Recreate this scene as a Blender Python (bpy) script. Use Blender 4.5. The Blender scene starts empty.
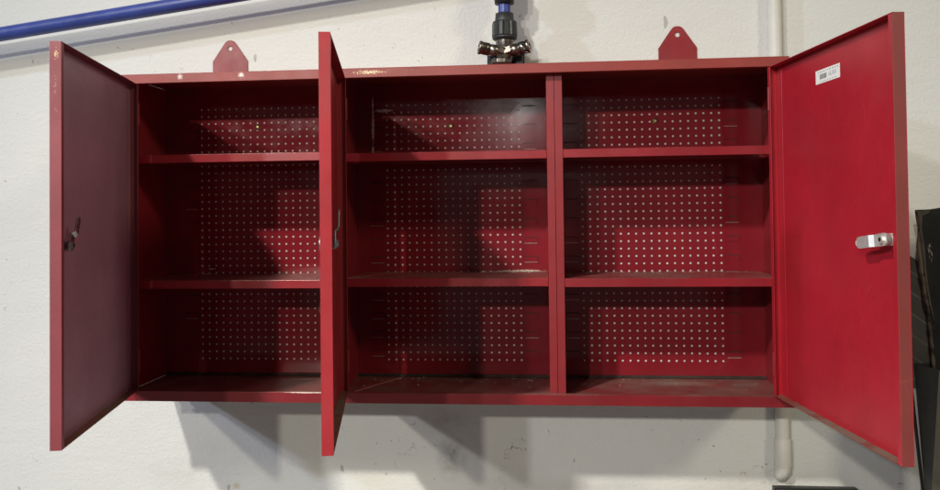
import bpy, bmesh, math, random
from mathutils import Vector, Matrix
random.seed(7)
PI = math.pi
scene = bpy.context.scene
col = scene.collection

# ------------------------------------------------------------------ mesh helper
class MB:
    def __init__(s): s.v = []; s.f = []; s.mi = []; s.sm = []
    def add(s, vs, fs, mi=0, smooth=False):
        o = len(s.v); s.v += [tuple(p) for p in vs]
        for f in fs:
            s.f.append([i + o for i in f]); s.mi.append(mi); s.sm.append(smooth)
    def box(s, x0, x1, y0, y1, z0, z1, mi=0):
        x0, x1 = sorted((x0, x1)); y0, y1 = sorted((y0, y1)); z0, z1 = sorted((z0, z1))
        vs = [(x0,y0,z0),(x1,y0,z0),(x1,y1,z0),(x0,y1,z0),(x0,y0,z1),(x1,y0,z1),(x1,y1,z1),(x0,y1,z1)]
        s.add(vs, [(3,2,1,0),(4,5,6,7),(0,1,5,4),(1,2,6,5),(2,3,7,6),(3,0,4,7)], mi)
    def prism(s, pts, a, b, mi=0):
        """pts: CCW outline as 2-tuples in XZ, extruded in y from a to b"""
        n = len(pts)
        vs = [(x, a, z) for x, z in pts] + [(x, b, z) for x, z in pts]
        fs = [tuple(range(n)), tuple(range(2*n-1, n-1, -1))]
        fs += [(i+n, (i+1) % n + n, (i+1) % n, i) for i in range(n)]
        s.add(vs, fs, mi)
    def lathe(s, p0, p1, prof, n=24, mi=0, cap=True, facet=False, ribs=0, ribd=0):
        """prof: list of (t along axis in metres from p0, radius)"""
        p0 = Vector(p0); ax = (Vector(p1) - p0).normalized()
        u = ax.orthogonal().normalized(); w = ax.cross(u)
        vs = []; fs = []
        for t, r in prof:
            for k in range(n):
                a = 2*PI*(k+.5)/n
                rr = r
                if ribs and r > 0 and ribd and (t, r) in ribset: rr = r - (ribd if (k*ribs//n*2+0) % 2 == 0 and False else 0)
                vs.append(p0 + ax*t + (u*math.cos(a) + w*math.sin(a))*rr)
        m = len(prof)
        for j in range(m-1):
            for k in range(n):
                fs.append((j*n+k, j*n+(k+1) % n, (j+1)*n+(k+1) % n, (j+1)*n+k))
        s.add(vs, fs, mi, not facet)
        if cap:
            s.add([vs[k] for k in range(n)], [tuple(range(n-1, -1, -1))], mi)
            s.add([vs[(m-1)*n+k] for k in range(n)], [tuple(range(n))], mi)
    def tube(s, path, rad, n=20, mi=0):
        """path of points, radius per point or one number"""
        P = [Vector(p) for p in path]
        R = rad if isinstance(rad, (list, tuple)) else [rad]*len(P)
        vs = []; fs = []; u = None
        for i, p in enumerate(P):
            d = (P[min(i+1, len(P)-1)] - P[max(i-1, 0)]).normalized()
            if u is None: u = d.orthogonal().normalized()
            u = (u - d*u.dot(d)).normalized(); w = d.cross(u)
            for k in range(n):
                a = 2*PI*k/n; vs.append(p + (u*math.cos(a)+w*math.sin(a))*R[i])
        for j in range(len(P)-1):
            for k in range(n): fs.append((j*n+k, j*n+(k+1) % n, (j+1)*n+(k+1) % n, (j+1)*n+k))
        s.add(vs, fs, mi, True)
        s.add(vs[:n], [tuple(range(n-1, -1, -1))], mi); s.add(vs[-n:], [tuple(range(n))], mi)
    def build(s, name, mats, parent=None, bevel=0, seg=2, ang=40):
        me = bpy.data.meshes.new(name)
        me.from_pydata(s.v, [], s.f)
        if not isinstance(mats, (list, tuple)): mats = [mats]
        for m in mats: me.materials.append(m)
        for p, mi, sm in zip(me.polygons, s.mi, s.sm): p.material_index = mi; p.use_smooth = sm
        me.update()
        o = bpy.data.objects.new(name, me); col.objects.link(o)
        if parent: o.parent = parent
        if bevel:
            b = o.modifiers.new('bevel', 'BEVEL'); b.width = bevel; b.segments = seg
            b.limit_method = 'ANGLE'; b.angle_limit = math.radians(ang); b.harden_normals = False
        return o

def empty(name, loc=(0,0,0), parent=None):
    o = bpy.data.objects.new(name, None); col.objects.link(o); o.location = loc
    o.empty_display_size = .05
    if parent: o.parent = parent
    return o
def tag(o, label, cat, group=None, kind=None):
    if kind: o['kind'] = kind
    o['label'] = label; o['category'] = cat
    if group: o['group'] = group
    return o

# ------------------------------------------------------------------ materials
class NT:
    def __init__(s, name):
        s.m = bpy.data.materials.new(name); s.m.use_nodes = True
        s.t = s.m.node_tree; s.t.nodes.clear()
        s.out = s.n('ShaderNodeOutputMaterial'); s.b = s.n('ShaderNodeBsdfPrincipled')
        s.l(s.b.outputs[0], s.out.inputs[0])
        s.co = s.n('ShaderNodeTexCoord').outputs['Object']
    def n(s, t, **k):
        o = s.t.nodes.new(t)
        for a, b in k.items(): setattr(o, a, b)
        return o
    def l(s, a, b): s.t.links.new(a, b)
    def val(s, sock, v):
        if hasattr(v, 'is_output') or isinstance(v, bpy.types.NodeSocket): s.l(v, sock)
        else: sock.default_value = v
    def noise(s, scale, detail=4, rough=.55, co=None, out='Fac', stretch=None):
        x = s.n('ShaderNodeTexNoise'); c = co or s.co
        if stretch:
            mp = s.n('ShaderNodeMapping'); mp.inputs['Scale'].default_value = stretch; s.l(c, mp.inputs[0]); c = mp.outputs[0]
        s.l(c, x.inputs['Vector']); x.inputs['Scale'].default_value = scale
        x.inputs['Detail'].default_value = detail; x.inputs['Roughness'].default_value = rough
        return x.outputs[out]
    def vor(s, scale, feature='F1', co=None, out='Distance'):
        x = s.n('ShaderNodeTexVoronoi', feature=feature); s.l(co or s.co, x.inputs['Vector']); x.inputs['Scale'].default_value = scale
        return x.outputs[out]
    def math(s, op, a, b=0.0, c=0.0, clamp=False):
        x = s.n('ShaderNodeMath', operation=op); x.use_clamp = clamp
        for i, v in enumerate((a, b, c)): s.val(x.inputs[i], v)
        return x.outputs[0]
    def step(s, v, lo, hi, a=0.0, b=1.0):
        x = s.n('ShaderNodeMapRange'); x.clamp = True; s.val(x.inputs[0], v)
        for i, q in ((1, lo), (2, hi), (3, a), (4, b)): x.inputs[i].default_value = q
        return x.outputs[0]
    def mix(s, f, a, b):
        x = s.n('ShaderNodeMix', data_type='RGBA')
        s.val(x.inputs[0], f)
        for i, v in ((6, a), (7, b)):
            if isinstance(v, tuple): v = v if len(v) == 4 else (*v, 1)
            s.val(x.inputs[i], v)
        return x.outputs[2]
    def sep(s, co=None):
        x = s.n('ShaderNodeSeparateXYZ'); s.l(co or s.co, x.inputs[0]); return x.outputs
    def blob(s, c, r, soft=.5, co=None):
        """1 inside an ellipsoid centred c with radii r"""
        mp = s.n('ShaderNodeMapping'); mp.vector_type = 'POINT'
        mp.inputs['Scale'].default_value = [1/q for q in r]
        mp.inputs['Location'].default_value = [-a/q for a, q in zip(c, r)]
        s.l(co or s.co, mp.inputs[0])
        ln = s.n('ShaderNodeVectorMath', operation='LENGTH'); s.l(mp.outputs[0], ln.inputs[0])
        return s.step(ln.outputs['Value'], 1.0, 1.0-soft, 0, 1)
    def bump(s, h, dist, strength=1.0, normal=None):
        x = s.n('ShaderNodeBump'); s.l(h, x.inputs['Height']); x.inputs['Distance'].default_value = dist
        x.inputs['Strength'].default_value = strength
        if normal: s.l(normal, x.inputs['Normal'])
        return x.outputs[0]
    def set(s, **k):
        for a, v in k.items():
            nm = {'color':'Base Color','rough':'Roughness','metal':'Metallic','normal':'Normal','spec':'Specular IOR Level','coat':'Coat Weight','coatr':'Coat Roughness'}[a]
            if isinstance(v, tuple) and len(v) == 3: v = (*v, 1)
            s.val(s.b.inputs[nm], v)
        return s

def red_paint(name, base=(.27,.010,.018), rough=.33, dust=0.0, chips_glints=(), dustcol=(.16,.12,.10), spec=.5, peel=.35, wave=.12):
    """satin red stove enamel; dust settles on upward faces; chips = list of (centre, radii, density, colour)"""
    t = NT(name)
    n1 = t.noise(6, 5, .6); n2 = t.noise(55, 4, .6)
    c = t.mix(t.step(n1, .35, .7), tuple(x*.86 for x in base), tuple(x*1.12 for x in base))
    c = t.mix(t.step(n2, .55, .8, 0, .22), c, tuple(x*.55+.01 for x in base))
    # fine scuffs
    sc = t.noise(30, 6, .7, stretch=(1, 1, .12))
    c = t.mix(t.step(sc, .66, .76, 0, .25), c, tuple(min(1, x*1.6+.03) for x in base))
    c = t.mix(t.step(t.noise(260, 3, .6), .35, .7, 0, .30), c, tuple(x*.72 for x in base))
    lo = t.n('ShaderNodeMix', data_type='RGBA'); lo.inputs[0].default_value = .025
    t.l(t.co, lo.inputs[6]); t.l(t.noise(5, 3, .5, out='Color'), lo.inputs[7])
    sx = t.step(t.vor(7, 'DISTANCE_TO_EDGE', co=lo.outputs[2]), .0035, .0015)
    sx = t.math('MULTIPLY', sx, t.step(t.noise(13, 4, .6), .56, .64))
    c = t.mix(t.math('MULTIPLY', sx, .35), c, tuple(min(1, x*1.5+.05) for x in base))
    sm = t.step(t.noise(5, 6, .7), .50, .72)
    c = t.mix(t.math('MULTIPLY', sm, .22), c, tuple(x*.5+.012 for x in base))
    r = t.math('ADD', t.step(t.noise(22, 4, .65), .3, .75, rough-.05, rough+.10), t.math('MULTIPLY', sm, .10))
    if dust > 0:
        g = t.n('ShaderNodeNewGeometry'); nz = t.sep(g.outputs['Normal'])[2]
        up = t.step(nz, .6, .95)
        dn = t.step(t.noise(11, 9, .78), .42, .72)
        f = t.math('MULTIPLY', up, t.math('MULTIPLY_ADD', dn, dust, dust*.25), clamp=True)
        c = t.mix(f, c, dustcol); r = t.math('MAXIMUM', r, t.math('MULTIPLY', f, .9))
    for cen, rad, dens, cc in chips_glints:
        m = t.blob(cen, rad, .95)
        nn = t.noise(430, 4, .75)
        k = t.step(t.math('MULTIPLY_ADD', m, .28, nn), 1.04-dens, 1.07-dens, 0, .92)
        k = t.math('MULTIPLY', k, t.step(m, .0, .05))
        c = t.mix(k, c, cc); r = t.mix(k, r, (.25,.25,.25))
    op = t.noise(420, 2, .5); wav = t.noise(7, 2, .5)
    nb = t.bump(op, .00025, peel); nb = t.bump(wav, .006, wave, nb)
    t.set(color=c, rough=r, normal=nb, spec=spec)
    return t.m

CHROME = (.75, .72, .66)
M = {}
M['red'] = red_paint('red_enamel')
M['red_post'] = red_paint('red_enamel_post', base=(.24,.016,.023), rough=.38)
M['red_shelf'] = red_paint('red_enamel_shelf', base=(.26,.012,.02), rough=.34, dust=.6, dustcol=(.20,.165,.14), chips_glints=[((.70,.0184,.2206),(.07,.01,.0022),.44,(.10,.05,.04)), ((.24,.0184,.2182),(.12,.01,.0016),.38,(.62,.45,.40)), ((.28,.0184,.4515),(.10,.01,.0014),.38,(.60,.42,.38)), ((1.0,.0184,.4485),(.15,.01,.0014),.28,(.5,.3,.27)), ((.56,.0184,.4479),(.10,.01,.0012),.26,(.5,.3,.27))])
M['red_floor'] = red_paint('red_enamel_floor', base=(.20,.010,.016), rough=.36, dust=.6, dustcol=(.19,.16,.135), chips_glints=[((1.02,.135,.0117),(.17,.06,.01),.31,(.30,.27,.23)), ((.62,.150,.0117),(.16,.035,.01),.30,(.30,.26,.22)), ((.25,.14,.0117),(.16,.04,.01),.26,(.12,.09,.08)), ((.32,.02,.0117),(.06,.02,.01),.34,(.6,.5,.45)), ((1.0,.0,.0186),(.2,.01,.003),.22,(.4,.28,.22)), ((.350,.001,.0186),(.045,.006,.0016),.50,(.80,.70,.64)), ((.7,.0,.0186),(.3,.01,.002),.24,(.12,.05,.04))])

M['red_top'] = red_paint('red_enamel_lip', base=(.25,.032,.027), rough=.45, chips_glints=[
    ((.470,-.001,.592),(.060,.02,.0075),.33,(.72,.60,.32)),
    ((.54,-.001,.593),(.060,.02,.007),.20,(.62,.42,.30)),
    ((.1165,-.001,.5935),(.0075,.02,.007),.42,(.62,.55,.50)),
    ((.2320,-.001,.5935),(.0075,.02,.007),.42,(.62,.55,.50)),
    ((.30,-.001,.6),(.30,.02,.003),.26,(.65,.50,.40)),  # top-edge marks: chips with the wavy edge highlight painted in
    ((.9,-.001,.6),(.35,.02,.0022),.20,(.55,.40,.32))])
M['red_back'] = red_paint('red_enamel_back', base=(.215,.014,.022), rough=.10, spec=.42, peel=.25, wave=.035, chips_glints=[
    ((.4372,.18,.548),(.0022,.01,.03),.44,(.80,.76,.72)), ((.4372,.18,.512),(.0034,.01,.034),.50,(.82,.79,.75)),  # pale marks here paint the light glint along the left crease
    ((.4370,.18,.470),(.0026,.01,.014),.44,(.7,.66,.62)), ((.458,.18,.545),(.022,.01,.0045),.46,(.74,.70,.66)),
    ((.205,.18,.541),(.014,.01,.006),.24,(.34,.20,.18)),  # pale patch painted in place of a reflection near the screw
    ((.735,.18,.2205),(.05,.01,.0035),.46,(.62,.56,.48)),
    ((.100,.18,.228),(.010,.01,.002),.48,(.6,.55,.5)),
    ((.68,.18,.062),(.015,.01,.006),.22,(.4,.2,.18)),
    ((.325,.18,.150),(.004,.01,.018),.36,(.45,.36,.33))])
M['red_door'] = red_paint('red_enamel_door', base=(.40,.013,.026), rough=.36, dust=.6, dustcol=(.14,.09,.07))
M['red_door_hazed'] = red_paint('red_enamel_door_hazed', base=(.20,.032,.045), rough=.5, chips_glints=[((.385,.009,.563),(.006,.007,.022),.27,(.58,.44,.24)), ((.385,.008,.487),(.006,.006,.012),.24,(.45,.28,.25)), ((.385,.008,.52),(.006,.008,.05),.22,(.5,.28,.26))])  # base greyed for lens haze; edge chips also paint yellow reflections
M['door_edge'] = red_paint('shaded_door_edge', base=(.215,.036,.034), rough=.55)  # free edge coloured darker, as less lamp light reaches it
M['door_inside'] = red_paint('hazed_door_inside', base=(.29,.165,.222), rough=.45)  # purple-grey put into the paint in place of lens glare
M['door_sill'] = red_paint('dusty_door_sill', base=(.22,.020,.022), rough=.5, dust=1.5, dustcol=(.17,.115,.085))
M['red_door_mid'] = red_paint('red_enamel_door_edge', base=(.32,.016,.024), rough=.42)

def plain(name, color, rough=.5, metal=0, n=0.12, scale=40, bump=0.0, spec=.5, peel=.35, wave=.12):
    t = NT(name); k = t.noise(scale, 5, .6)
    c = t.mix(t.step(k, .3, .75), tuple(x*(1-n) for x in color), tuple(min(1, x*(1+n)) for x in color))
    r = t.step(t.noise(scale*1.7, 4, .6), .3, .8, max(.03, rough-.08), rough+.1)
    t.set(color=c, rough=r, metal=metal, spec=spec)
    if bump: t.set(normal=t.bump(t.noise(scale*6, 3, .6), bump))
    return t.m
M['seam'] = plain('dirt_in_seam', (.035,.022,.018), .9, 0, .6, 60)
M['chrome'] = plain('nickel_plate', (.80,.77,.72), .2, 1, .12, 120)
M['zinc'] = plain('bright_zinc_plate', (.78,.75,.71), .46, .72, .12, 160)
M['dull_metal'] = plain('dull_zinc', (.40,.39,.39), .36, 1, .2, 90)
M['bronze'] = plain('nickel_brass', (.20,.175,.155), .30, 1, .55, 70)
M['brass'] = plain('brass_screw', (.50,.38,.20), .5, 1, .2, 200)
M['black_plastic'] = plain('black_plastic', (.017,.018,.020), .5, 0, .25, 60, .0004)
M['pale_grit'] = plain('pale_grit', (.50,.46,.40), .8, 0, .4, 300)
M['dark_grit'] = plain('rust_grit', (.12,.06,.04), .85, 0, .5, 300)
M['bare'] = plain('bare_edge', (.52,.46,.42), .4, .3, .3, 90)
M['bore'] = plain('dark_bore', (.006,.006,.006), .6)
M['blue'] = plain('blue_pipe_paint', (.030,.052,.25), .36, 0, .12, 25)
M['blue_dark'] = plain('blue_sleeve', (.03,.05,.26), .4, 0, .12, 60)
M['paper'] = plain('sticker_paper', (.80,.78,.74), .6, 0, .03, 80)
M['ink'] = plain('sticker_ink', (.08,.07,.09), .6)
M['ink2'] = plain('sticker_ink_blue', (.16,.24,.32), .6)
M['bin_grey'] = plain('grey_bin_plastic', (.036,.039,.037), .65, 0, .25, 30, .0006)
M['bin_face'] = plain('grey_brown_bin_face', (.10,.088,.075), .75, 0, .2, 40, .0006)
M['torn'] = plain('torn_brown_facing', (.050,.040,.032), .8, 0, .6, 70, .001)
M['frame_black'] = plain('black_frame', (.016,.016,.017), .35, 0, .3, 50)
M['frame_inner'] = plain('silver_inset', (.60,.60,.58), .4, 0, .3, 90)

# worn black board: torn, peeling light edges
t = NT('worn_black_board')
c = t.mix(t.step(t.noise(18, 5, .6), .35, .7), (.005,.005,.006), (.012,.012,.012))
g = t.sep()
edge = t.step(g[0], .009, .0, 0, 1)
e2 = t.step(g[2], .925, .94, 0, 1)
pk = t.step(t.math('MULTIPLY', t.math('MAXIMUM', edge, e2), t.noise(75, 5, .75)), .36, .50)
c = t.mix(pk, c, (.10,.075,.055))
scr = t.step(t.math('MULTIPLY', t.blob((.014,0,.86),(.009,.06,.05),.6), t.noise(120, 4, .7, stretch=(2.2,1,.8))), .52, .56)
c = t.mix(scr, c, (.24,.21,.18))
t.set(color=c, rough=.6, spec=.2, normal=t.bump(t.noise(60, 5, .7), .002, .6)); M['board'] = t.m

t = NT('lined_shade_sheet')  # dark tone stands in for shade on the wall, pale lines for scuffs
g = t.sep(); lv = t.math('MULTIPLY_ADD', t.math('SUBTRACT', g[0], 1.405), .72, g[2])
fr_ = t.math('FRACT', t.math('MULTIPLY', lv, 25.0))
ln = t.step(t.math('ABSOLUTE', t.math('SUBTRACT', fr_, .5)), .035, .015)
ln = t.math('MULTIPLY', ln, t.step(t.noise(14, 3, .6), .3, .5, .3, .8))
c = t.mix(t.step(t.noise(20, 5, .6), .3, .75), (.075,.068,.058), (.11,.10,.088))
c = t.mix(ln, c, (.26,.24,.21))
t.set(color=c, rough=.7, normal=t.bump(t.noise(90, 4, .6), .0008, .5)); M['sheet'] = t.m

# painted plaster wall
t = NT('painted_plaster_wall')
base = (.64, .64, .627)
big = t.noise(1.6, 4, .55); mid = t.noise(9, 5, .6)
c = t.mix(t.step(big, .3, .75), tuple(x*.95 for x in base), tuple(x*1.03 for x in base))
c = t.mix(t.step(mid, .52, .78, 0, .22), c, (.60,.575,.53))
# grime speckles
sp = t.step(t.noise(75, 3, .6), .70, .73, 0, .75)
sp = t.math('MULTIPLY', sp, t.step(t.noise(5, 2, .5), .42, .6))
c = t.mix(sp, c, (.24,.21,.18))
sp2 = t.step(t.noise(42, 2, .5, stretch=(1,1,.45)), .745, .765, 0, .6)
c = t.mix(sp2, c, (.26,.23,.20))
# hand marks and scrapes, long and thin
st = t.step(t.noise(16, 5, .62, stretch=(.35,1,2.6)), .70, .74, 0, .20)
c = t.mix(st, c, (.42,.40,.37))
# dirty smudges below the cabinet
for cen, rad, k, cc in [((1.20,.18,-.19),(.16,.05,.03),.3,(.36,.32,.27)), ((.80,.18,-.20),(.20,.05,.02),.25,(.40,.35,.29)), ((.03,.18,-.19),(.10,.05,.04),.28,(.42,.39,.35)), ((.590,.18,-.150),(.036,.05,.050),.85,(.20,.175,.15)), ((.575,.18,-.075),(.060,.05,.035),.50,(.30,.27,.24)), ((.10,.18,-.14),(.09,.05,.05),.22,(.45,.42,.38)),
                        ((.70,.18,-.175),(.10,.05,.07),.20,(.36,.33,.30)), ((.150,.18,-.212),(.012,.05,.010),.8,(.45,.36,.16)),
                        ((.42,.18,-.20),(.06,.05,.03),.22,(.52,.50,.34)), ((.76,.18,.665),(.05,.05,.045),.16,(.42,.39,.33)),
                        ((1.09,.18,-.20),(.25,.05,.02),.2,(.42,.38,.33))]:
    f = t.math('MULTIPLY', t.blob(cen, rad, .9), t.step(t.noise(34, 6, .7), .34, .62, .1, k))
    c = t.mix(f, c, cc)
# cracks
dco = t.n('ShaderNodeMix', data_type='RGBA'); dco.inputs[0].default_value = .09
t.l(t.co, dco.inputs[6]); t.l(t.noise(18, 4, .6, out='Color'), dco.inputs[7])
ck = t.vor(15, 'DISTANCE_TO_EDGE', co=dco.outputs[2])
cm = t.math('MAXIMUM', t.math('MAXIMUM', t.blob((.715,.18,-.145),(.045,.06,.08),.5), t.blob((1.185,.18,-.16),(.05,.06,.05),.6)), t.blob((.50,.18,-.14),(.05,.06,.04),.6))
cr = t.math('MULTIPLY', t.step(ck, .014, .004), t.math('MULTIPLY', cm, t.step(t.noise(34, 4, .7), .48, .60)))
c = t.mix(t.math('MULTIPLY', cr, .8), c, (.13,.11,.09))
h1 = t.noise(150, 4, .65); h2 = t.noise(26, 5, .6); h3 = t.noise(14, 4, .55, stretch=(1,1,2.2)); h4 = t.vor(130)
h5 = t.noise(7, 6, .6, stretch=(.8,1,2.6))
h6 = t.noise(310, 3, .6)
nb = t.bump(h3, .005, .16); nb = t.bump(h5, .007, .16, nb); nb = t.bump(h2, .003, .15, nb); nb = t.bump(h1, .0010, .65, nb); nb = t.bump(h6, .0008, 1.0, nb); nb = t.bump(h4, .0009, .35, nb)
nb = t.bump(t.math('SUBTRACT', 1.0, cr), .0015, .5, nb)
t.set(color=c, rough=.62, normal=nb, spec=.35); M['wall'] = t.m

t = NT('painted_conduit')
c = t.mix(t.step(t.noise(20, 5, .6), .35, .7), (.585,.57,.525), (.64,.625,.585))
c = t.mix(t.step(t.noise(90, 4, .65), .68, .72, 0, .7), c, (.30,.26,.21))
t.set(color=c, rough=.5, normal=t.bump(t.noise(60, 4, .6), .0012, .6)); M['conduit'] = t.m
t = NT('concrete_floor')
c = t.mix(t.noise(3, 6, .6), (.22,.21,.20), (.32,.31,.29)); t.set(color=c, rough=.6, normal=t.bump(t.noise(60, 4, .6), .001)); M['floor'] = t.m

# ------------------------------------------------------------------ setting
WALL = .1809
m = MB(); m.box(-6, 7, WALL, WALL+.2, -1.305, 2.6)
wall = m.build('wall', M['wall']); tag(wall, 'off-white painted plaster wall with grime spots and hairline cracks', 'wall', kind='structure')
m = MB(); m.box(-6, 7, -9, WALL+.1, -1.40, -1.30)
g = m.build('ground', M['floor']); tag(g, 'bare grey concrete floor below the wall', 'floor', kind='structure')

# ------------------------------------------------------------------ cabinet
W, H, D = 1.2, .6, .18
LT, LB = .0171, .0186            # heights of top and bottom front lips
PF = .0168                       # posts sit one door thickness behind the lips
cab = empty('wall_cabinet', (0, 0, 0))
tag(cab, 'open red steel wall cabinet with three doors and pegboard back', 'cabinet')
TH = .0012

m = MB()                          # top panel with front lip
m.box(0, W, .0004, D+.0007, H-TH, H); m.box(0, W, 0, TH, H-LT, H-TH+.0003)
m.box(0, W, TH-.0003, .014, H-LT, H-LT+TH)
o = m.build('top_panel', M['red_top'], cab, .0005)
m = MB()                          # bottom panel with front lip, floor sunk a little below the lip
m.box(0, W, TH+.0002, D+.0005, .0105, .0117); m.box(0, W, 0, TH, 0, LB); m.box(0, W, TH-.0003, .0135, LB-TH, LB-.0002)
m.box(0, W, TH-.0003, .02, .0001, TH)
o = m.build('bottom_panel', M['red_floor'], cab, .0005)
for s in (0, 1):
    X = lambda x: x if s == 0 else W-x
    m = MB()
    m.box(X(.0003), X(.0015), .0012, D+.0006, .0119, H-TH-.0002)
    m.box(X(.0016), X(.0128), PF, PF+TH, LB+.0002, H-LT-.0002)
    m.box(X(.0116), X(.0128), PF+TH-.0002, PF+.012, LB+.0002, H-LT-.0002)
    if s == 0:      # added hidden plate, blocks light leaking past the left door
        m.box(.0126, .0138, .0012, PF-.0002, LB+.0004, H-LT-.0004); m.box(.0136, .0204, .0018, .0030, LB+.0004, H-LT-.0004)
    m.build('side_panel', M['red_post'], cab, .0005)
DIV = (.4014, .7986)
for xd in DIV:
    m = MB()
    for s in (-1, 1):
        # folded sheet: front flange, web to the back, back foot
        m.box(xd+s*.0003, xd+s*.0140, PF, PF+TH, LB*.62+.0008, H-LT-.0001)
        m.box(xd+s*.0129, xd+s*.0141, PF+TH-.0002, PF+.014, .0122, H-TH-.0004)
        m.box(xd+s*.0004, xd+s*.0016, PF+TH-.0002, D-.0004, .0122, H-TH-.0004)
    m.build('divider', M['red_post'], cab, .0005)

# perforated back panels
HX = (.07916, .46563, .85386); PX, PZ, HZ = .01473, .01456, .04545; HR = .0021
NC, NR = 19, 36
XB = ((.0006, .4010), (.4018, .7982), (.7990, 1.1994))
tabz = [.2815 + j*.0373 for j in range(-6, 8)]
def back_panel(i):
    m = MB(); y0, y1 = D, D+.0004
    x0, x1 = XB[i]; z0, z1 = .0108, H-.0003
    ox = HX[i]; vs, fs = [], []
    oct_ = [(math.cos(a)*HR, math.sin(a)*HR) for a in [PI/8+PI/4*k for k in range(8)]]
    for r in range(NR):
        for c in range(NC):
            cx = ox + c*PX + random.uniform(-.00012,.00012); cz = HZ + r*PZ + random.uniform(-.00012,.00012)
            L, R_, B, T = ox+(c-.5)*PX, ox+(c+.5)*PX, HZ+(r-.5)*PZ, HZ+(r+.5)*PZ
            sq = [(R_, B+PZ*.79), (R_-PX*.21, T), (L+PX*.21, T), (L, B+PZ*.79), (L, B+PZ*.21), (L+PX*.21, B), (R_-PX*.21, B), (R_, B+PZ*.21)]
            corners = {0:(R_,T), 2:(L,T), 4:(L,B), 6:(R_,B)}
            b = len(vs)
            vs += [(cx+a, y0, cz+q) for a, q in oct_] + [(a, y0, q) for a, q in sq] + [(cx+a, y1, cz+q) for a, q in oct_]
            for k in range(8):
                k2 = (k+1) % 8
                fs.append((b+k, b+k2, b+16+k2, b+16+k))
                if k in corners:
                    vs.append((corners[k][0], y0, corners[k][1])); fs.append((b+k2, b+k, b+8+k, len(vs)-1, b+8+k2))
                else:
                    fs.append((b+k2, b+k, b+8+k, b+8+k2))
    m.add(vs, fs)
    L, R_, B, T = ox-.5*PX, ox+(NC-.5)*PX, HZ-.5*PZ, HZ+(NR-.5)*PZ
    for q in ((x0, L, z0, z1), (R_, x1, z0, z1), (L, R_, z0, B), (L, R_, T, z1)):
        m.add([(q[0],y0,q[2]),(q[1],y0,q[2]),(q[1],y0,q[3]),(q[0],y0,q[3])], [(0,1,2,3)])
    # punched hook louvres either side of the holes
    for tx0 in (ox-.0345, ox+(NC-1)*PX+.0085):
        for z in tabz:
            if z > H-.03 or z < .03: continue
            a, b = tx0, tx0+.0255; h = .0050; p = .0008
            m.box(a, b, y0-p, y0-.0001, z-h, z+h)
            m.box(a-.0004, b+.0006, y0-.0014, y0-.0002, z+h+.0002, z+h+.0013, 2)
            m.box(b+.0001, b+.0009, y0-.0012, y0-.0002, z-h, z+h, 2)
            if random.random() < .3: m.box(a, b, y0-.0012, y0-.0002, z-h-.0011, z-h-.0004, 1)
    # shallow pressed ribs beside the hole field
    for xr in (ox-.0095, ox+(NC-1)*PX+.0072):
        m.box(xr-.0006, xr+.0006, y0-.0006, y0-.0001, z0, z1)
    m.build('back_panel', [M['red_back'], M['bare'], M['seam']], cab)
for i in range(3): back_panel(i)
# return flange of the back panel against the floor (dark seam with gap)
m = MB(); m.box(.0022, W-.0022, D-.004, D-.0008, .0124, .0172); m.build('back_flange', M['seam'], cab, .0004)

# shelves: two per bay
SH = (.4485, .2190)
for i, (a, b) in enumerate(((.0135, .3992), (.4170, .7842), (.8131, 1.1862))):
    for k, zs in enumerate(SH):
        dz = (.0030, -.0006, 0)[i] if k == 0 else (-.0008, .0016, .0)[i]
        m = MB(); z = zs+dz
        m.box(a, b, .0192, D-.004, z-TH, z); m.box(a, b, .0184, .0196, z-.0150, z-.0001)
        m.box(a, b, .0193, .030, z-.0150, z-.0139); m.box(a, b, D-.0052, D-.0041, z-.012, z-.0009)
        m.build('shelf', M['red_shelf'], cab, .0006)

# hanging brackets: triangular ears with a screw hole
for xc in (.1408, 1.0425):
    m = MB(); hw = .0370
    out = [(xc-hw, .596), (xc+hw, .596), (xc+hw, .6545), (xc+.0120, .6912), (xc+.0085, .6950), (xc+.0035, .6972), (xc-.0035, .6972), (xc-.0085, .6950), (xc-.0120, .6912), (xc-hw, .6545)]
    n = 16; hc = (xc, .6805); hr = .0046
    hole = [(hc[0]+hr*math.cos(2*PI*k/n), hc[1]+hr*math.sin(2*PI*k/n)) for k in range(n)]
    bm = bmesh.new(); y0, y1 = .1788, .1806
    def ring(pts, y): return [bm.verts.new((x, y, z)) for x, z in pts]
    vo, vh = ring(out, y0), ring(hole, y0)
    es = [bm.edges.new((r[k], r[(k+1) % len(r)])) for r in (vo, vh) for k in range(len(r))]
    bmesh.ops.triangle_fill(bm, edges=es, use_beauty=True)
    ex = bmesh.ops.extrude_face_region(bm, geom=bm.faces[:])
    for v in ex['geom']:
        if isinstance(v, bmesh.types.BMVert): v.co.y = y1
    bmesh.ops.recalc_face_normals(bm, faces=bm.faces[:])
    me = bpy.data.meshes.new('hanging_bracket'); bm.to_mesh(me); bm.free()
    me.materials.append(M['red_post'])
    o = bpy.data.objects.new('hanging_bracket', me); col.objects.link(o); o.parent = cab
    b = o.modifiers.new('bevel', 'BEVEL'); b.width = .0004; b.segments = 1; b.limit_method = 'ANGLE'

# fixing screws through the back
for x, z in ((.1983, .5176), (.5955, .5112), (.9969, .5125)):
    m = MB(); m.lathe((x, D-.0001, z), (x, 0, z), [(0, .0062), (.0008, .0062), (.0009, .0042), (.0022, .0038), (.0030, .0022)], 20)
    m.box(x-.0026, x+.0026, D-.0034, D-.0029, z-.0004, z+.0004)
    m.build('screw', M['brass'], cab)

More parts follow.
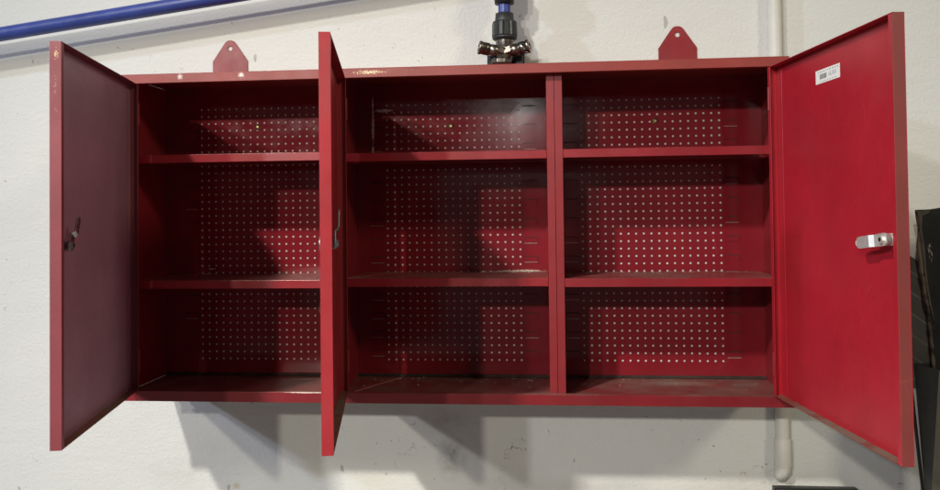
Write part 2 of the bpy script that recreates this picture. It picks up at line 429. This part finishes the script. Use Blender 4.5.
# rust flakes, grit and dust left on the shelves and the floor
m = MB(); rd = random.Random(21)
def flake(x, y, z, sz, mi):
    n = rd.randint(4, 6); a0 = rd.random()*6.28; h = sz*rd.uniform(.12, .35)
    b = [(x+sz*rd.uniform(.5,1)*math.cos(a0+2*PI*k/n)*1.3, y+sz*rd.uniform(.5,1)*math.sin(a0+2*PI*k/n), z) for k in range(n)]
    tp = [(px+rd.uniform(-.1,.1)*sz, py+rd.uniform(-.1,.1)*sz, z+h*rd.uniform(.6,1.3)) for px, py, _ in b]
    m.add(b+tp, [tuple(range(n, 2*n))]+[(k, (k+1) % n, (k+1) % n+n, k+n) for k in range(n)], mi)
def scatter(n, x0, x1, yb, sp, z, s0, s1, pale):
    for _ in range(n):
        x = rd.uniform(x0, x1); y = yb-abs(rd.gauss(0, sp))
        if not .026 < y < .1745: continue
        flake(x, y, z+.00008, rd.uniform(s0, s1), 0 if rd.random() < pale else 1)
scatter(120, .655, .772, .172, .012, .2206, .0008, .0030, .8)
scatter(70, .43, .77, .172, .03, .2206, .0005, .0016, .4)
scatter(170, .82, 1.17, .173, .018, .2190, .0004, .0015, .5)
scatter(60, .06, .39, .172, .02, .2182, .0005, .0017, .5)
scatter(22, .085, .115, .172, .006, .2182, .0010, .0026, .9)
scatter(60, .06, .39, .172, .04, .0117, .0005, .0018, .35)
scatter(160, .43, .78, .172, .05, .0117, .0005, .0020, .4)
scatter(150, .82, 1.18, .174, .03, .0117, .0004, .0014, .3)
scatter(40, .06, .39, .172, .04, .4515, .0005, .0014, .4)
db = m.build('debris', [M['pale_grit'], M['dark_grit']])
db['kind'] = 'stuff'; db['label'] = 'pale and rusty grit lying along the backs of the red shelves'; db['category'] = 'debris'

# doors -------------------------------------------------------------
DW, DT = .385, .0159
Z0, Z1 = LB+.0020, H-LT-.0018
def door(hx, ang, s, mat, label, lockrot, lock=True, inside=None, edge=None, ls=1.0):
    """local frame: +X along the door from the hinge, +Y inward; s=-1 mirrors for the right-hand hinge"""
    m = MB(); t = .0011; w = s
    B = lambda x0, x1, y0, y1, z0, z1, mi=0: m.box(w*x0, w*x1, y0, y1, z0, z1, mi)
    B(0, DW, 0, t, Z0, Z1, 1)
    B(.0002, DW-.0002, t-.0003, DT-.0002, Z1-t-.0002, Z1-.0002)      # top flange
    B(.0002, DW-.0002, t-.0003, DT-.0002, Z0+.0002, Z0+t+.0002, 3)      # bottom flange
    B(.0001, t, t-.0003, DT, Z0+.0001, Z1-.0001)                      # hinge flange
    B(DW-t, DW-.0001, t-.0003, DT, Z0+.0001, Z1-.0001, 2)             # free flange
    B(t-.0003, .0095, DT-t, DT-.0001, Z0+.0016, Z1-.0016)             # folded returns
    B(DW-.0095, DW-t+.0003, DT-t, DT-.0001, Z0+.0016, Z1-.0016)
    # stiffening folds where the skin meets the flanges
    B(.0215, .0225, t-.0003, t+.0006, Z0+.004, Z1-.004)
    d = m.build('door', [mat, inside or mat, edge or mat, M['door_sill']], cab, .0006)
    d.location = (hx, 0, 0); d.rotation_euler = (0, 0, -ang*s)
    d['label'] = label
    # two hinge knuckles
    for z in (Z0+.055, Z1-.055):
        m = MB(); m.lathe((w*.004, DT+.0005, z-.02), (w*.004, DT+.0005, z+.02), [(0, .0019), (.04, .0019)], 12)
        m.build('hinge', M['red_post'], d)
    # cam lock: key face outside, threaded barrel, nut and bent tongue inside
    lx, lz = .3585, .2985; m = MB()
    P = lambda y: (w*lx, y, lz)
    m.lathe(P(-.0001), P(-1), [(0, .0105), (.0010, .0107), (.0026, .0098), (.0030, .0086)], 28, 0)
    m.box(w*lx-.0007, w*lx+.0007, -.0033, -.0028, lz-.0045, lz+.0045, 1)
    m.lathe(P(t-.0002), P(1), [(0, .0092), (.0032, .0092)], 6, 0, facet=True)
    m.lathe(P(t+.003), P(1), [(0,.0078),(.0008,.0080),(.0016,.0074),(.0024,.0080),(.0032,.0074),(.0040,.0080),(.0048,.0074),(.0056,.0080),(.0064,.0074),(.0070,.0078),(.0150,.0078)], 24, 0)
    # tongue: rounded bar with a crank in it
    ca, sa = math.cos(lockrot), math.sin(lockrot)
    yb = t+.0165
    prof = [(-.0085,0,.0055),(-.006,0,.0078),(0,0,.0083),(.012,0,.0080),(.020,0,.0078),(.0255,.0042,.0078),(.034,.0046,.0078),(.048,.0046,.0078),(.0520,.0046,.0072),(.0552,.0046,.0052),(.0568,.0046,.0025)]
    vs = []; fs = []
    for (l, dy, hw) in prof:
        l, hw = l*ls, hw*(ls if l > .02 else 1)
        for q, y in ((-hw, yb+dy), (hw, yb+dy), (hw, yb+dy+.0021), (-hw, yb+dy+.0021)):
            vs.append((w*(lx - l*ca + q*sa*1), y, lz + l*sa + q*ca))
    for j in range(len(prof)-1):
        for k in range(4):
            k2 = (k+1) % 4; f = (j*4+k, j*4+k2, j*4+4+k2, j*4+4+k); fs.append(f if w > 0 else f[::-1])
    fs += [(0,1,2,3), tuple(range(len(vs)-4, len(vs)))]
    m.add(vs, fs, 0)
    # hex bolt that holds the tongue
    m.lathe(P(yb+.0020), P(1), [(0, .0052), (.0034, .0052)], 6, 0, facet=True)
    m.lathe(P(yb+.0053), P(1), [(0, .0026), (.0007, .0026)], 12, 1)
    m.build('cam_lock', [lock if lock else M['chrome'], M['bore']], d, .0004)
    return d
dl = door(.0199, 1.3508, 1, M['red_door_hazed'], 'red door at the left end, lens haze in its colour, swung out towards the viewer', math.radians(62), M['dull_metal'], M['door_inside'], None, .78)
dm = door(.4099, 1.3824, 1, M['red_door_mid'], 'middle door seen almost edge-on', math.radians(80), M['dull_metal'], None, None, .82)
dr = door(1.1781, 1.6913, -1, M['red_door'], 'bright red right-hand door with sticker and silver lock', math.radians(-7), M['zinc'], None, M['door_edge'])

# small white sticker on the right door
m = MB()
sx0, sx1, sz0, sz1 = .1470, .2225, .5272, .5478
m.box(-sx0, -sx1, .0012, .00135, sz0, sz1, 0)
random.seed(3)
def mk(a0, a1, b0, b1, mi=1):   # a: 0..1 from the left as read (towards the hinge), b: 0..1 from the bottom
    wx = sx1-sx0; wz = sz1-sz0
    m.box(-(sx0+a0*wx), -(sx0+a1*wx), .00136, .0015, sz0+b0*wz, sz0+b1*wz, mi)
x = .13
while x < .9:
    w_ = random.uniform(.02, .045); mk(x, x+w_, .80, .86); x += w_+random.uniform(.05, .08)
x = .2
while x < .9:
    w_ = random.uniform(.02, .04); mk(x, x+w_, .09, .14); x += w_+random.uniform(.05, .09)
for a0, a1 in ((.18,.20),(.215,.225),(.24,.27),(.285,.295),(.31,.335),(.35,.36),(.375,.40),(.415,.44),(.452,.46)): mk(a0, a1, .30, .66)
for a0, a1, b0, b1 in ((.56,.575,.36,.62),(.60,.66,.38,.43),(.615,.63,.38,.66),(.70,.715,.36,.66),(.75,.80,.60,.65),(.75,.765,.36,.64),(.75,.80,.45,.50),(.84,.855,.36,.66)): mk(a0, a1, b0, b1, 2)
m.build('sticker', [M['paper'], M['ink'], M['ink2']], dr)

# ------------------------------------------------------------------ compressed-air pipe across the top left
pa, pb = Vector((-.3190, .120, .7115)), Vector((.7090, .120, .8410))
ax = (pb-pa).normalized()
m = MB(); m.tube([pa-ax*1.6, pa, pb-ax*.034], .0143, 28)
main = m.build('air_pipe', M['blue']); tag(main, 'sloping blue compressed-air pipe crossing the wall at top left', 'pipe')

# ------------------------------------------------------------------ air outlet: drop, couplers, wall plate
fx, fy = .7078, .120
air = empty('air_outlet', (fx, fy, .61))
tag(air, 'air outlet with black pipe nut and twin metal couplers above cabinet', 'air outlet')
L = lambda x, y, z: (x-fx, y-fy, z-.61)
def ribbed(m, z0, z1, r, n, d):
    vs = []; fs = []; N_ = n*4
    prof = [(z0, r*.97), (z0+.002, r), (z1-.003, r*.97), (z1, r*.90)]
    for z, rr in prof:
        for k in range(N_):
            a = 2*PI*k/N_; q = rr - (d if k % 4 == 0 else 0)
            vs.append(L(fx+q*math.cos(a), fy+q*math.sin(a), z))
    for j in range(len(prof)-1):
        for k in range(N_): fs.append((j*N_+k, j*N_+(k+1) % N_, (j+1)*N_+(k+1) % N_, (j+1)*N_+k))
    m.add(vs, fs, 0)
    m.add(vs[:N_], [tuple(range(N_-1, -1, -1))]); m.add(vs[-N_:], [tuple(range(N_))])
m = MB()
m.lathe(L(fx,fy,.6665), L(fx,fy,1), [(0,.0185),(.003,.0235),(.006,.0242),(.0075,.0230)], 32)
ribbed(m, .6735, .7030, .0245, 12, .0030)
m.lathe(L(fx,fy,.7028), L(fx,fy,1), [(0,.0185),(.0155,.0172),(.0165,.0150)], 32)
m.build('compression_nut', M['black_plastic'], air)
m = MB(); m.lathe(L(fx,fy,.700), L(fx,fy,1), [(0,.0117),(.14,.0117)], 28); m.build('drop_pipe', M['blue_dark'], air)
# tee on the main with its three nuts
m = MB()
m.lathe(L(fx,fy,.7365), L(fx,fy,1), [(0,.0150),(.001,.0185),(.012,.0190),(.0125,.0245),(.045,.0252),(.047,.018),(.10,.018)], 32)
pc = Vector(L(*pb))
for s in (-1, 1):
    m.lathe(pc - ax*s*.002, pc+ax*s, [(0,.0195),(.030,.0195),(.0305,.0265),(.062,.0275),(.0625,.0215),(.074,.0205)], 32)
m.build('tee_fitting', M['black_plastic'], air)
# manifold body
m = MB()
m.lathe(L(fx,fy,.627), L(fx,fy,1), [(0,.0135),(.002,.0150),(.010,.0152),(.011,.0168),(.024,.0165),(.026,.0172),(.0420,.0176)], 28)
m.lathe(L(fx-.002,fy-.006,.6405), L(fx-.004,fy-1,.45), [(0,.0118),(.012,.0115),(.0130,.0095)], 12)
m.build('manifold', M['bronze'], air, .0006)
for s in (-1, 1):
    m = MB()
    e = Vector((fx-.0005+s*.0478, fy-.021, .6510)); b0 = Vector((fx+s*.001, fy-.010, .6420))
    dd = (e-b0); ln = dd.length; d_ = dd.normalized()
    e = Vector(L(*e)); b0 = Vector(L(*b0))
    m.lathe(b0, b0+d_, [(0,.0118),(.013,.0120),(.0135,.0100),(.014,.0100)], 6, 0, facet=True)
    m.lathe(b0+d_*.013, b0+d_*2, [(0,.0100),(.003,.0112),(.014,.0112),(.0145,.0104),(.017,.0104),(.0175,.0120),(.022,.0122),(.031,.0122),(ln-.018,.0122),(ln-.0165,.0132),(ln-.0135,.0132),(ln-.0125,.0122),(ln-.0125,.0072),(ln-.022,.0068)], 30, 0, cap=False)
    m.lathe(b0+d_*(ln-.0085), b0+d_*2, [(0,.0069),(.0005,.0066)], 20, 1)
    m.build('coupler', [M['bronze'], M['bore']], air)
# wall plate and elbow behind
m = MB()
m.prism([(-.036,-.008),(.037,-.008),(.037,.040),(.031,.046),(-.030,.046),(-.036,.040)], .026, .0505)
m.prism([(-.030,-.0085),(-.012,-.0085),(-.012,.033),(-.030,.033)], .008, .0262)
m.prism([(.018,-.0085),(.034,-.0085),(.034,.030),(.018,.030)], .010, .0262)
m.build('wall_plate', M['black_plastic'], air, .0015)
# lower metal outlet body
m = MB(); m.lathe(L(fx-.006,fy-.004,.6025), L(fx-.006,fy-.004,1), [(0,.014),(.012,.016),(.020,.0205),(.027,.0205),(.030,.015)], 8, facet=True)
m.build('drain_fitting', M['bronze'], air, .0008)

# ------------------------------------------------------------------ painted conduit behind the right end
m = MB(); cxp, cyp = 1.2240, WALL-.0125
path = [(cxp,cyp,1.6),(cxp,cyp,.66),(cxp,cyp,.2),(cxp,cyp,-.100)]
m.tube(path, .0131, 24)
el = [(cxp,cyp,-.097),(cxp,cyp,-.099),(cxp,cyp,-.128),(cxp,cyp,-.146),(cxp,cyp+.004,-.160),(cxp,cyp+.014,-.169),(cxp,cyp+.030,-.171)]
m.tube(el, [.0135,.0152,.0156,.0156,.0156,.0152,.0150], 24)
m.tube([(cxp,cyp,-.1465),(cxp,cyp,-.1478)], .0163, 24)
cd = m.build('conduit', M['conduit']); tag(cd, 'thin off-white painted conduit running down behind cabinet right end', 'conduit')
m = MB(); m.tube([(cxp,cyp,.598),(cxp,cyp,.612)], .0139, 24); m.build('sleeve', M['conduit'], cd)

# ------------------------------------------------------------------ black board and grey bin at the right edge
bd = empty('black_board', (1.4650, .088, -.60))
tag(bd, 'worn black board with torn peeling edges at far right', 'board')
random.seed(11)
m = MB(); nb_ = 60; hgt = .937
left = [(random.uniform(-.0018,.0018) - .006*math.exp(-((k/nb_-.9)/.05)**2), hgt*k/nb_) for k in range(nb_+1)]
top = [(.45*k/20, hgt+random.uniform(-.002,.002)) for k in range(1, 21)]
out = [(.45, 0)] + [(x, z) for x, z in top[::-1]] + left[::-1]
m.prism(out[::-1], -.004, .003)
o = m.build('panel', M['board'], bd, .001, 1)
# a torn flap of facing along the edge
m = MB(); pts = [(.000,.934),(.001,.86),(.001,.80),(.003,.77),(.008,.735),(.005,.775),(.0035,.82),(.0050,.87),(.0035,.90),(.007,.925),(.020,.931),(.02,.935)]
m.prism(pts, -.0062, -.0040); m.build('torn_facing', M['torn'], bd)
bd.rotation_euler = (math.radians(-4), math.radians(-3.0), 0)
bd.location = (1.4920, .030, -.60)

sh = None
m = MB(); nx, nz = 22, 60; vs = []; fs = []  # added sheet that darkens the wall where the door's shadow falls
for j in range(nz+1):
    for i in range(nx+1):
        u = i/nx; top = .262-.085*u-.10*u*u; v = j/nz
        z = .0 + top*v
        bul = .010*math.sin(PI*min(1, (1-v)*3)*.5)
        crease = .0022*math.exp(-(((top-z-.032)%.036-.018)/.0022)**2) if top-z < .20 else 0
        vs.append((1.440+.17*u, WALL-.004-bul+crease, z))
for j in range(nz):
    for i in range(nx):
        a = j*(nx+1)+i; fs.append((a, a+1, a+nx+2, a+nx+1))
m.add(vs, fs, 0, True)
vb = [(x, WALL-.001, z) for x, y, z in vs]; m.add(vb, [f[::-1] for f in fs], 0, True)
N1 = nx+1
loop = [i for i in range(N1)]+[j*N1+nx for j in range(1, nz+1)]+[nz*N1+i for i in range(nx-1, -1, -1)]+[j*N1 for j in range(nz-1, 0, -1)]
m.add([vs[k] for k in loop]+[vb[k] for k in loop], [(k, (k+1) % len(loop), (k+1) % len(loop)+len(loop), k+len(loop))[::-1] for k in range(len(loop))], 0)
sh = m.build('shade_sheet', M['sheet']); tag(sh, 'added dark sheet in place of shade on the wall behind the black board', 'sheet')

bn = empty('grey_bin', (1.55, .09, -1.30))
tag(bn, 'tapered dark grey bin standing below the black board', 'bin')
def frust(m, t4, b4, th, mi_left, mi_front):
    """open bin from four top and four bottom corners (front-left, front-right, back-right, back-left)"""
    O = Vector((1.55, .09, -1.30)); T = [Vector(p)-O for p in t4]; B = [Vector(p)-O for p in b4]
    ct = sum(T, Vector())/4; cb = sum(B, Vector())/4
    Ti = [p+(ct-p).normalized()*th for p in T]; Bi = [p+(cb-p).normalized()*th+Vector((0,0,th)) for p in B]
    N = 14
    def wall_strip(P0, P1, Q0, Q1, mi, flip):
        vs = []
        for q in range(N+1):
            f = q/N; vs += [P0.lerp(P1, f), Q0.lerp(Q1, f)]
        fs = [(2*q, 2*q+1, 2*q+3, 2*q+2) for q in range(N)]
        m.add(vs, [f[::-1] for f in fs] if flip else fs, mi)
    for k, mi in ((0, mi_front), (1, mi_left), (2, mi_left), (3, mi_left)):
        k2 = (k+1) % 4
        wall_strip(T[k], B[k], T[k2], B[k2], mi, True)
        wall_strip(Ti[k], Bi[k], Ti[k2], Bi[k2], mi_left, False)
        m.add([T[k], T[k2], Ti[k2], Ti[k]], [(0,1,2,3)], mi_left)
    m.add(Bi, [(0,1,2,3)], mi_left); m.add(B, [(3,2,1,0)], mi_left)
m = MB()
frust(m, [(1.446,.030,.058),(1.90,.030,.058),(1.90,.165,.052),(1.4635,.165,.046)], [(1.34,.040,-1.296),(1.80,.040,-1.296),(1.80,.160,-1.296),(1.545,.160,-1.296)], .008, 0, 1)
m.build('body', [M['bin_grey'], M['bin_face']], bn)
m = MB()
O = Vector((1.55,.09,-1.30))
m.tube([Vector(p)-O for p in ((1.4595,.1675,.046),(1.4590,.167,-.0),(1.4745,.166,-.186),(1.498,.165,-.50))], .0028, 10)
m.build('rim_strip', M['bore'], bn)

# ------------------------------------------------------------------ black framed panel leaning under the cabinet
fr = empty('framed_panel', (1.275, .125, -1.30))
tag(fr, 'top edge of a black framed panel leaning below the conduit', 'framed panel')
m = MB(); hw, ht, bw = .0755, 1.1175, .0045
m.box(-hw, hw, -.006, .010, ht-bw, ht); m.box(-hw, hw, -.006, .010, 0, bw)
m.box(-hw, -hw+bw, -.0058, .0098, bw-.0002, ht-bw+.0002); m.box(hw-bw, hw, -.0058, .0098, bw-.0002, ht-bw+.0002)
m.build('frame', M['frame_black'], fr, .0012)
m = MB(); m.box(-hw+bw-.001, hw-bw+.001, -.003, .004, bw-.001, ht-bw+.001); m.build('inset', M['frame_inner'], fr)
fr.rotation_euler = (math.radians(-1.2), 0, 0)

# ------------------------------------------------------------------ light: ceiling lamps of the hall, plain grey surroundings
def lamp(name, loc, target, bright, size, color, spread=PI, sy=None, cos=None):
    ld = bpy.data.lights.new(name, 'AREA'); o = bpy.data.objects.new(name, ld); col.objects.link(o)
    o.location = loc; v = Vector(target)-Vector(loc)
    o.rotation_euler = v.to_track_quat('-Z', 'Y').to_euler()
    r = v.length; cs = max(.08, abs(v.y)/r)
    ld.energy = bright*PI/.68 * PI*r*r / cs
    ld.color = color; ld.shape = 'RECTANGLE'; ld.size = size; ld.size_y = sy or size; ld.spread = spread
    return o
T = (.55, .18, .1)
lamp('ceiling_lamp_near', (-.70, -2.30, 2.30), (.80, .18, -.85), .0275, .14, (1, .97, .86), spread=math.radians(54))
lamp('ceiling_lamp_row', (-1.17, -6.30, 2.35), T, .138, .18, (1, .955, .80))
lamp('ceiling_lamp_row', (-2.13, -6.30, 2.35), T, .108, .18, (.96, .965, .96))
lamp('ceiling_lamp_side', (-3.95, -2.25, 2.35), T, .085, .16, (.66, .77, 1.0))
lamp('ceiling_lamp_right', (3.4, -2.4, 2.3), T, .080, .5, (1, .91, .66))
lamp('ceiling_lamp_far', (.32, -14.0, 2.09), T, .0045, .10, (1, .98, .95), sy=.12)

w = bpy.data.worlds.new('World'); scene.world = w; w.use_nodes = True
bg = w.node_tree.nodes['Background']; bg.inputs[0].default_value = (.95, .93, .90, 1); bg.inputs[1].default_value = .12

# ------------------------------------------------------------------ camera
cam = bpy.data.cameras.new('camera'); co = bpy.data.objects.new('camera', cam); col.objects.link(co)
R_ = Vector((.99570174, .09189249, -.01156753)); U_ = Vector((.01343374, -.01971606, .99971537)); F_ = Vector((-.09163829, .99557373, .02086578))
mat = Matrix((( R_.x, U_.x, -F_.x), (R_.y, U_.y, -F_.y), (R_.z, U_.z, -F_.z)))
co.matrix_world = Matrix.Translation((.7741988, -1.4216842, .3399469)) @ mat.to_4x4()
cam.sensor_width = 36; cam.lens = 806.995/940*36
cam.shift_x = .00283; cam.shift_y = -.05363
cam.clip_start = .02; cam.clip_end = 100
scene.camera = co
vs_ = scene.view_settings
vs_.view_transform = 'Standard'; vs_.look = 'None'; vs_.exposure = 0; vs_.gamma = 1; vs_.use_curve_mapping = False
